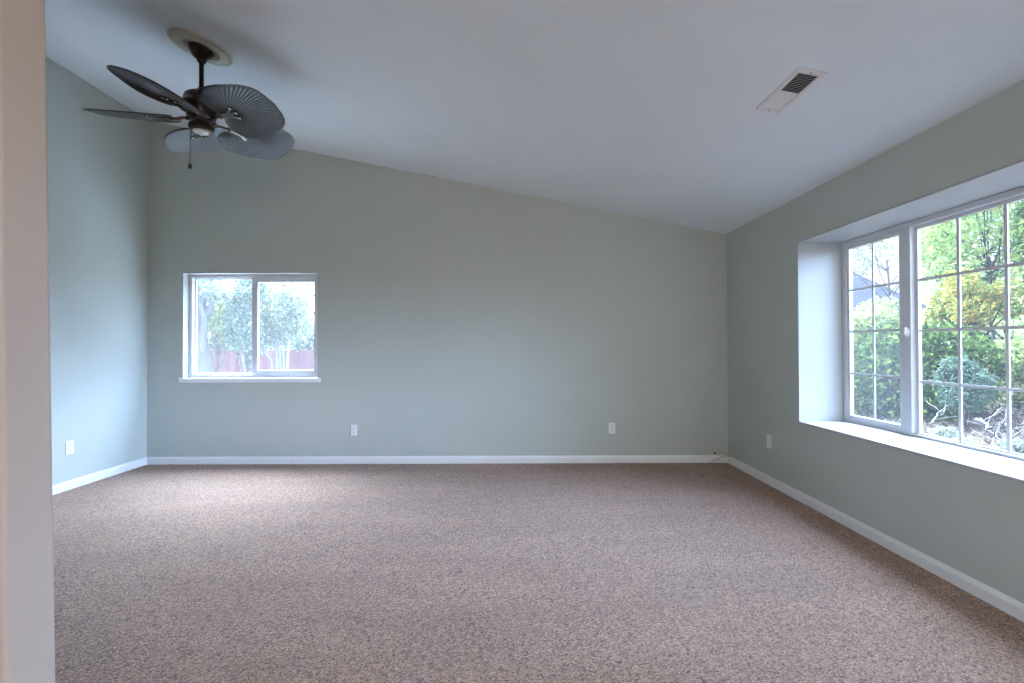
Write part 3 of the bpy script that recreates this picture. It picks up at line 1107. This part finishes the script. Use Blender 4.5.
plant('sparse_tree', 'thinly leaved tree against white sky above the grey roof', 'tree', gp(900, 17.0), cs, 5200, 0.11, 'leaf_pale', 'grey_twig', 0.04, 1, seed=15, shell=0.2, twigs=20)

cs = lobes(px(1010, 330, 19.0), (3.2, 1.5, 1.5), 9, 0.7, 0.5, 17)
plant('treeline_tree', 'far green tree low on the horizon behind the autumn tree', 'tree', gp(1010, 19.0), cs, 3600, 0.2, 'leaf_light', 'brown_bark', 0.14, 1, seed=17, shell=0.35)

# neighbouring house
HB = at(850, 300, 26)
HO = empty('neighbor_house', (HB.x - 2.0, 26.0, GZ))
tag(HO, 'pale neighbouring house with a grey hipped roof behind the hedge', 'house')
MB().box(-6, 7, 0, 7, 0, 2.9).build('wall', 'exterior_stucco', HO)
ez, rz_ = 2.85, 6.7
m = MB().add([(-6.5, -0.5, ez), (7.5, -0.5, ez), (7.5, 7.5, ez), (-6.5, 7.5, ez), (-2.6, 3.5, rz_), (3.6, 3.5, rz_)],
             [(0, 1, 5, 4), (1, 2, 5), (2, 3, 4, 5), (3, 0, 4), (3, 2, 1, 0)])
rf = m.build('roof', 'roof_shingle', HO)
MB().tube([(-6.5, -0.5, ez), (-2.6, 3.5, rz_)], 0.07, 6).tube([(7.5, -0.5, ez), (3.6, 3.5, rz_)], 0.07, 6).tube([(-2.6, 3.5, rz_), (3.6, 3.5, rz_)], 0.07, 6).build('ridge_caps', 'white_board', rf)
MB().box(-6.55, 7.55, -0.58, -0.50, ez - 0.12, ez + 0.05).build('fascia', 'white_board', HO)


# pale fallen branches
def branch(p0, p1, r, seed, label):
    rr = random.Random(seed)
    root = empty('fallen_branch', p0)
    tag(root, label, 'branch', 'pale branches lying on the garden soil')
    P0 = Vector(p0)
    d = Vector(p1) - P0
    m = MB()
    main = wiggle((0, 0, 0), d, 7, 0.05, rr)
    m.tube(main, [r * (1 - 0.1 * i) for i in range(8)], 7)
    m.build('limb', 'dry_branch', root, smooth=True)
    for k in range(4):
        s = main[2 + k]
        e_ = s + Vector((rr.uniform(-0.4, 0.4), rr.uniform(-0.3, 0.3), rr.uniform(0.05, 0.3))) + d * 0.15
        MB().tube(wiggle(s, e_, 3, 0.08, rr), [r * 0.5, r * 0.4, r * 0.3, r * 0.15], 5).build('side_twig', 'dry_branch', root, smooth=True)


branch(px(975, 420, 6.9), px(1001, 438, 6.7), 0.026, 21, 'pale fallen branch slanting down below the round bush')
branch(px(980, 420, 6.9), px(1004, 446, 6.3), 0.020, 22, 'second pale branch lying just below the slanting one')
branch(px(986, 455, 6.2), px(1000, 428, 6.5), 0.018, 23, 'short pale branch crossing the lower end of the others')
branch(px(930, 425, 7.0), px(946, 410, 7.3), 0.016, 24, 'thin pale branch leaning on the dark shrub near the glazing bar')
branch(px(1006, 425, 6.8), px(1030, 446, 6.5), 0.022, 25, 'pale fallen branch at the right edge of the window')


leaf_mat('leaf_litter', [(0.10, 0.06, 0.04), (0.28, 0.19, 0.13), (0.45, 0.36, 0.28), (0.70, 0.64, 0.58)], 0.1, 0.16)
v_, f_ = leaf_cloud([((9.6, 8.2, GZ + 0.02), (4.6, 3.6, 0.05))], 15000, 0.085, 0.32, 0.02)
lit = bpy.data.meshes.new('leaf_litter')
lit.from_pydata(np.maximum(v_, [[-99, -99, GZ + 0.002]]).tolist(), [], f_.tolist())
lit.materials.append(M['leaf_litter'])
lo_ = bpy.data.objects.new('leaf_litter', lit)
COL.objects.link(lo_)
tag(lo_, 'dry brown leaves and twigs littering the soil under the big window', 'leaf litter', kind='stuff')


def tuft(p, r, seed, label):
    root = empty('leafy_plant', p)
    tag(root, label, 'plant', 'pale leafy plants under the big window')
    c = Vector(p) + Vector((0, 0, r * 0.8))
    m = MB()
    rr = random.Random(seed)
    for k in range(7):
        m.tube(wiggle((0, 0, 0), Vector((rr.uniform(-r, r) * 0.8, rr.uniform(-r, r) * 0.8, r * rr.uniform(0.8, 1.6))), 3, 0.05, rr), [0.008, 0.007, 0.005, 0.003], 5)
    m.build('stems', 'leaf_white', root)
    foliage('foliage', [(tuple(c), (r, r, r * 0.75))], 260, 0.085, 'leaf_white', root, 0.3, 0.3)


def gz(x, y):
    Y = (CAMZ - GZ) * F / (y - HY)
    return at(x, y, Y)


tuft(gz(944, 446), 0.17, 31, 'pale leafy plant at the bottom of the second column of panes')
tuft(gz(964, 455), 0.14, 32, 'pale leafy plant between the glazing bar and the fallen branches')
tuft(gz(1017, 458), 0.15, 33, 'pale leafy plant in the lower right corner of the window')

# --- seen through the small back window
plain('bounce_concrete', (0.76, 0.75, 0.73), 0.85, var=0.06, scale=3, spec=0.03)
struct(MB().box(-8.0, 2.2, YO + 0.03, 7.25, GZ - 0.02, GZ + 0.03).build('reflector', 'bounce_concrete', bevel=0.01), 'unseen pale slab added outside the small window to bounce daylight up', 'reflector')  # unseen slab added to bounce daylight up through the small window
GB = GZ
FNC = empty('board_fence', (-6.5, 13.0, GB))
tag(FNC, 'reddish vertical board fence beyond the small back window', 'fence')
m = MB()
for i in range(66):
    x = -5.0 + i * 0.152
    m.box(x, x + 0.145, -0.012, 0.012, 0.04, 1.26 + 0.02 * math.sin(i * 2.1))
m.build('boards', 'fence', FNC)
for z in (0.3, 1.0):
    MB().box(-5.0, 5.03, 0.0125, 0.055, z, z + 0.09).build('rail', 'fence', FNC)
for i in range(5):
    x = -4.9 + i * 2.42
    MB().box(x, x + 0.09, 0.0555, 0.145, 0, 1.25).build('post', 'fence', FNC)

cs = lobes(px(203, 285, 7.6), (0.5, 0.5, 0.42), 8, 0.7, 0.5, 41)
plant('pale_trunk_tree', 'tree with a thick pale grey trunk at the left of the small window', 'tree', gp(202, 7.6), cs, 1700, 0.09, 'leaf_pale', 'pale_bark', 0.17, 1, seed=41, shell=0.3, twigs=16)
cs = lobes(px(216, 312, 8.7), (0.44, 0.4, 0.64), 9, 0.65, 0.5, 43)
plant('yellow_green_shrub', 'yellow green shrub beside the pale trunk outside the small window', 'shrub', gp(219, 8.7), cs, 4200, 0.07, 'leaf_yellowgreen', 'brown_bark', 0.035, 2, seed=43, woody='stems')
cs = lobes(px(243, 332, 7.75), (0.36, 0.36, 0.62), 9, 0.62, 0.5, 45) + [(px(250, 292, 7.75), (0.26, 0.3, 0.3))]
plant('blue_green_shrub', 'tall blue green shrub in the left pane of the small window', 'shrub', gp(243, 7.75), cs, 5000, 0.08, 'leaf_blue', 'brown_bark', 0.045, 3, seed=45, woody='stems')

PT = empty('multi_stem_tree', gp(281, 9.0))
tag(PT, 'pale green tree with white stems in the right pane of the small window', 'tree')
pb = Vector(PT.location)
m = MB()
rr = random.Random(8)
for a, tops in ((gp(279, 9.0), [(258, 342), (269, 322)]), (gp(283, 9.05), [(283, 345), (276, 330)]), (gp(286, 9.1), [(290, 335)])):
    for t in tops:
        mid = Vector(px((t[0] + 279) / 2 + 3, (t[1] + 376) / 2, 9.0))
        m.tube([Vector(a) - pb - Vector((0, 0, 0.05)), (Vector(a).lerp(mid, 0.5)) - pb, mid - pb, Vector(px(t[0], t[1], 9.0)) - pb, Vector(px(t[0] - 2, t[1] - 18, 9.0)) - pb], [0.045, 0.04, 0.034, 0.026, 0.014], 8)
m.build('trunk', 'white_bark', PT, smooth=True)
foliage('foliage', [(px(296, 300, 9.0), (0.3, 0.3, 0.3))] + lobes(px(278, 312, 9.0), (0.64, 0.5, 0.72), 12, 0.72, 0.5, 47), 7200, 0.075, 'leaf_pale', PT)

BT_ = empty('bare_tree', gp(332, 7.4))
tag(BT_, 'bare twiggy tree with branches in the upper right of the small window', 'tree')
bb = Vector(BT_.location)
rr = random.Random(12)
MB().tube([Vector((0, 0, -0.05)), Vector(px(331, 340, 7.4)) - bb, Vector(px(327, 290, 7.4)) - bb, Vector(px(322, 250, 7.4)) - bb], [0.07, 0.06, 0.05, 0.03], 9).build('trunk', 'grey_twig', BT_, smooth=True)
for pl, r in (([(327, 300), (312, 294), (302, 288), (290, 285), (278, 283)], 0.020), ([(312, 294), (306, 299), (300, 302), (292, 303)], 0.013),
              ([(326, 282), (312, 284), (300, 279), (285, 272)], 0.014), ([(328, 318), (316, 308), (308, 310), (300, 306)], 0.012),
              ([(327, 300), (318, 286), (306, 281), (296, 280)], 0.010)):
    m = MB()
    P = [Vector(px(x, y, 7.4)) - bb for x, y in pl]
    m.tube(P, [r * (1 - 0.18 * i) for i in range(len(P))], 6)
    for _ in range(9):
        s = P[rr.randrange(1, len(P))]
        m.tube([s, s + Vector((rr.uniform(-0.25, 0.1), rr.uniform(-0.2, 0.2), rr.uniform(-0.12, 0.16)))], [0.005, 0.002], 4)
    m.build('limb', 'grey_twig', BT_, smooth=True)

cs = lobes(px(218, 330, 15.8), (1.3, 0.8, 1.0), 8, 0.65, 0.5, 51)
plant('backdrop_tree', 'pale tree beyond the fence behind the yellow green shrub', 'tree', gp(218, 15.8), cs, 3200, 0.12, 'leaf_pale', 'brown_bark', 0.08, 1, seed=51, shell=0.35)
cs = lobes(px(308, 335, 15.5), (0.9, 0.8, 0.75), 7, 0.65, 0.5, 49)
plant('distant_tree', 'pale tree beyond the fence at the right of the small window', 'tree', gp(308, 15.5), cs, 2600, 0.11, 'leaf_pale', 'brown_bark', 0.08, 1, seed=49, shell=0.35)
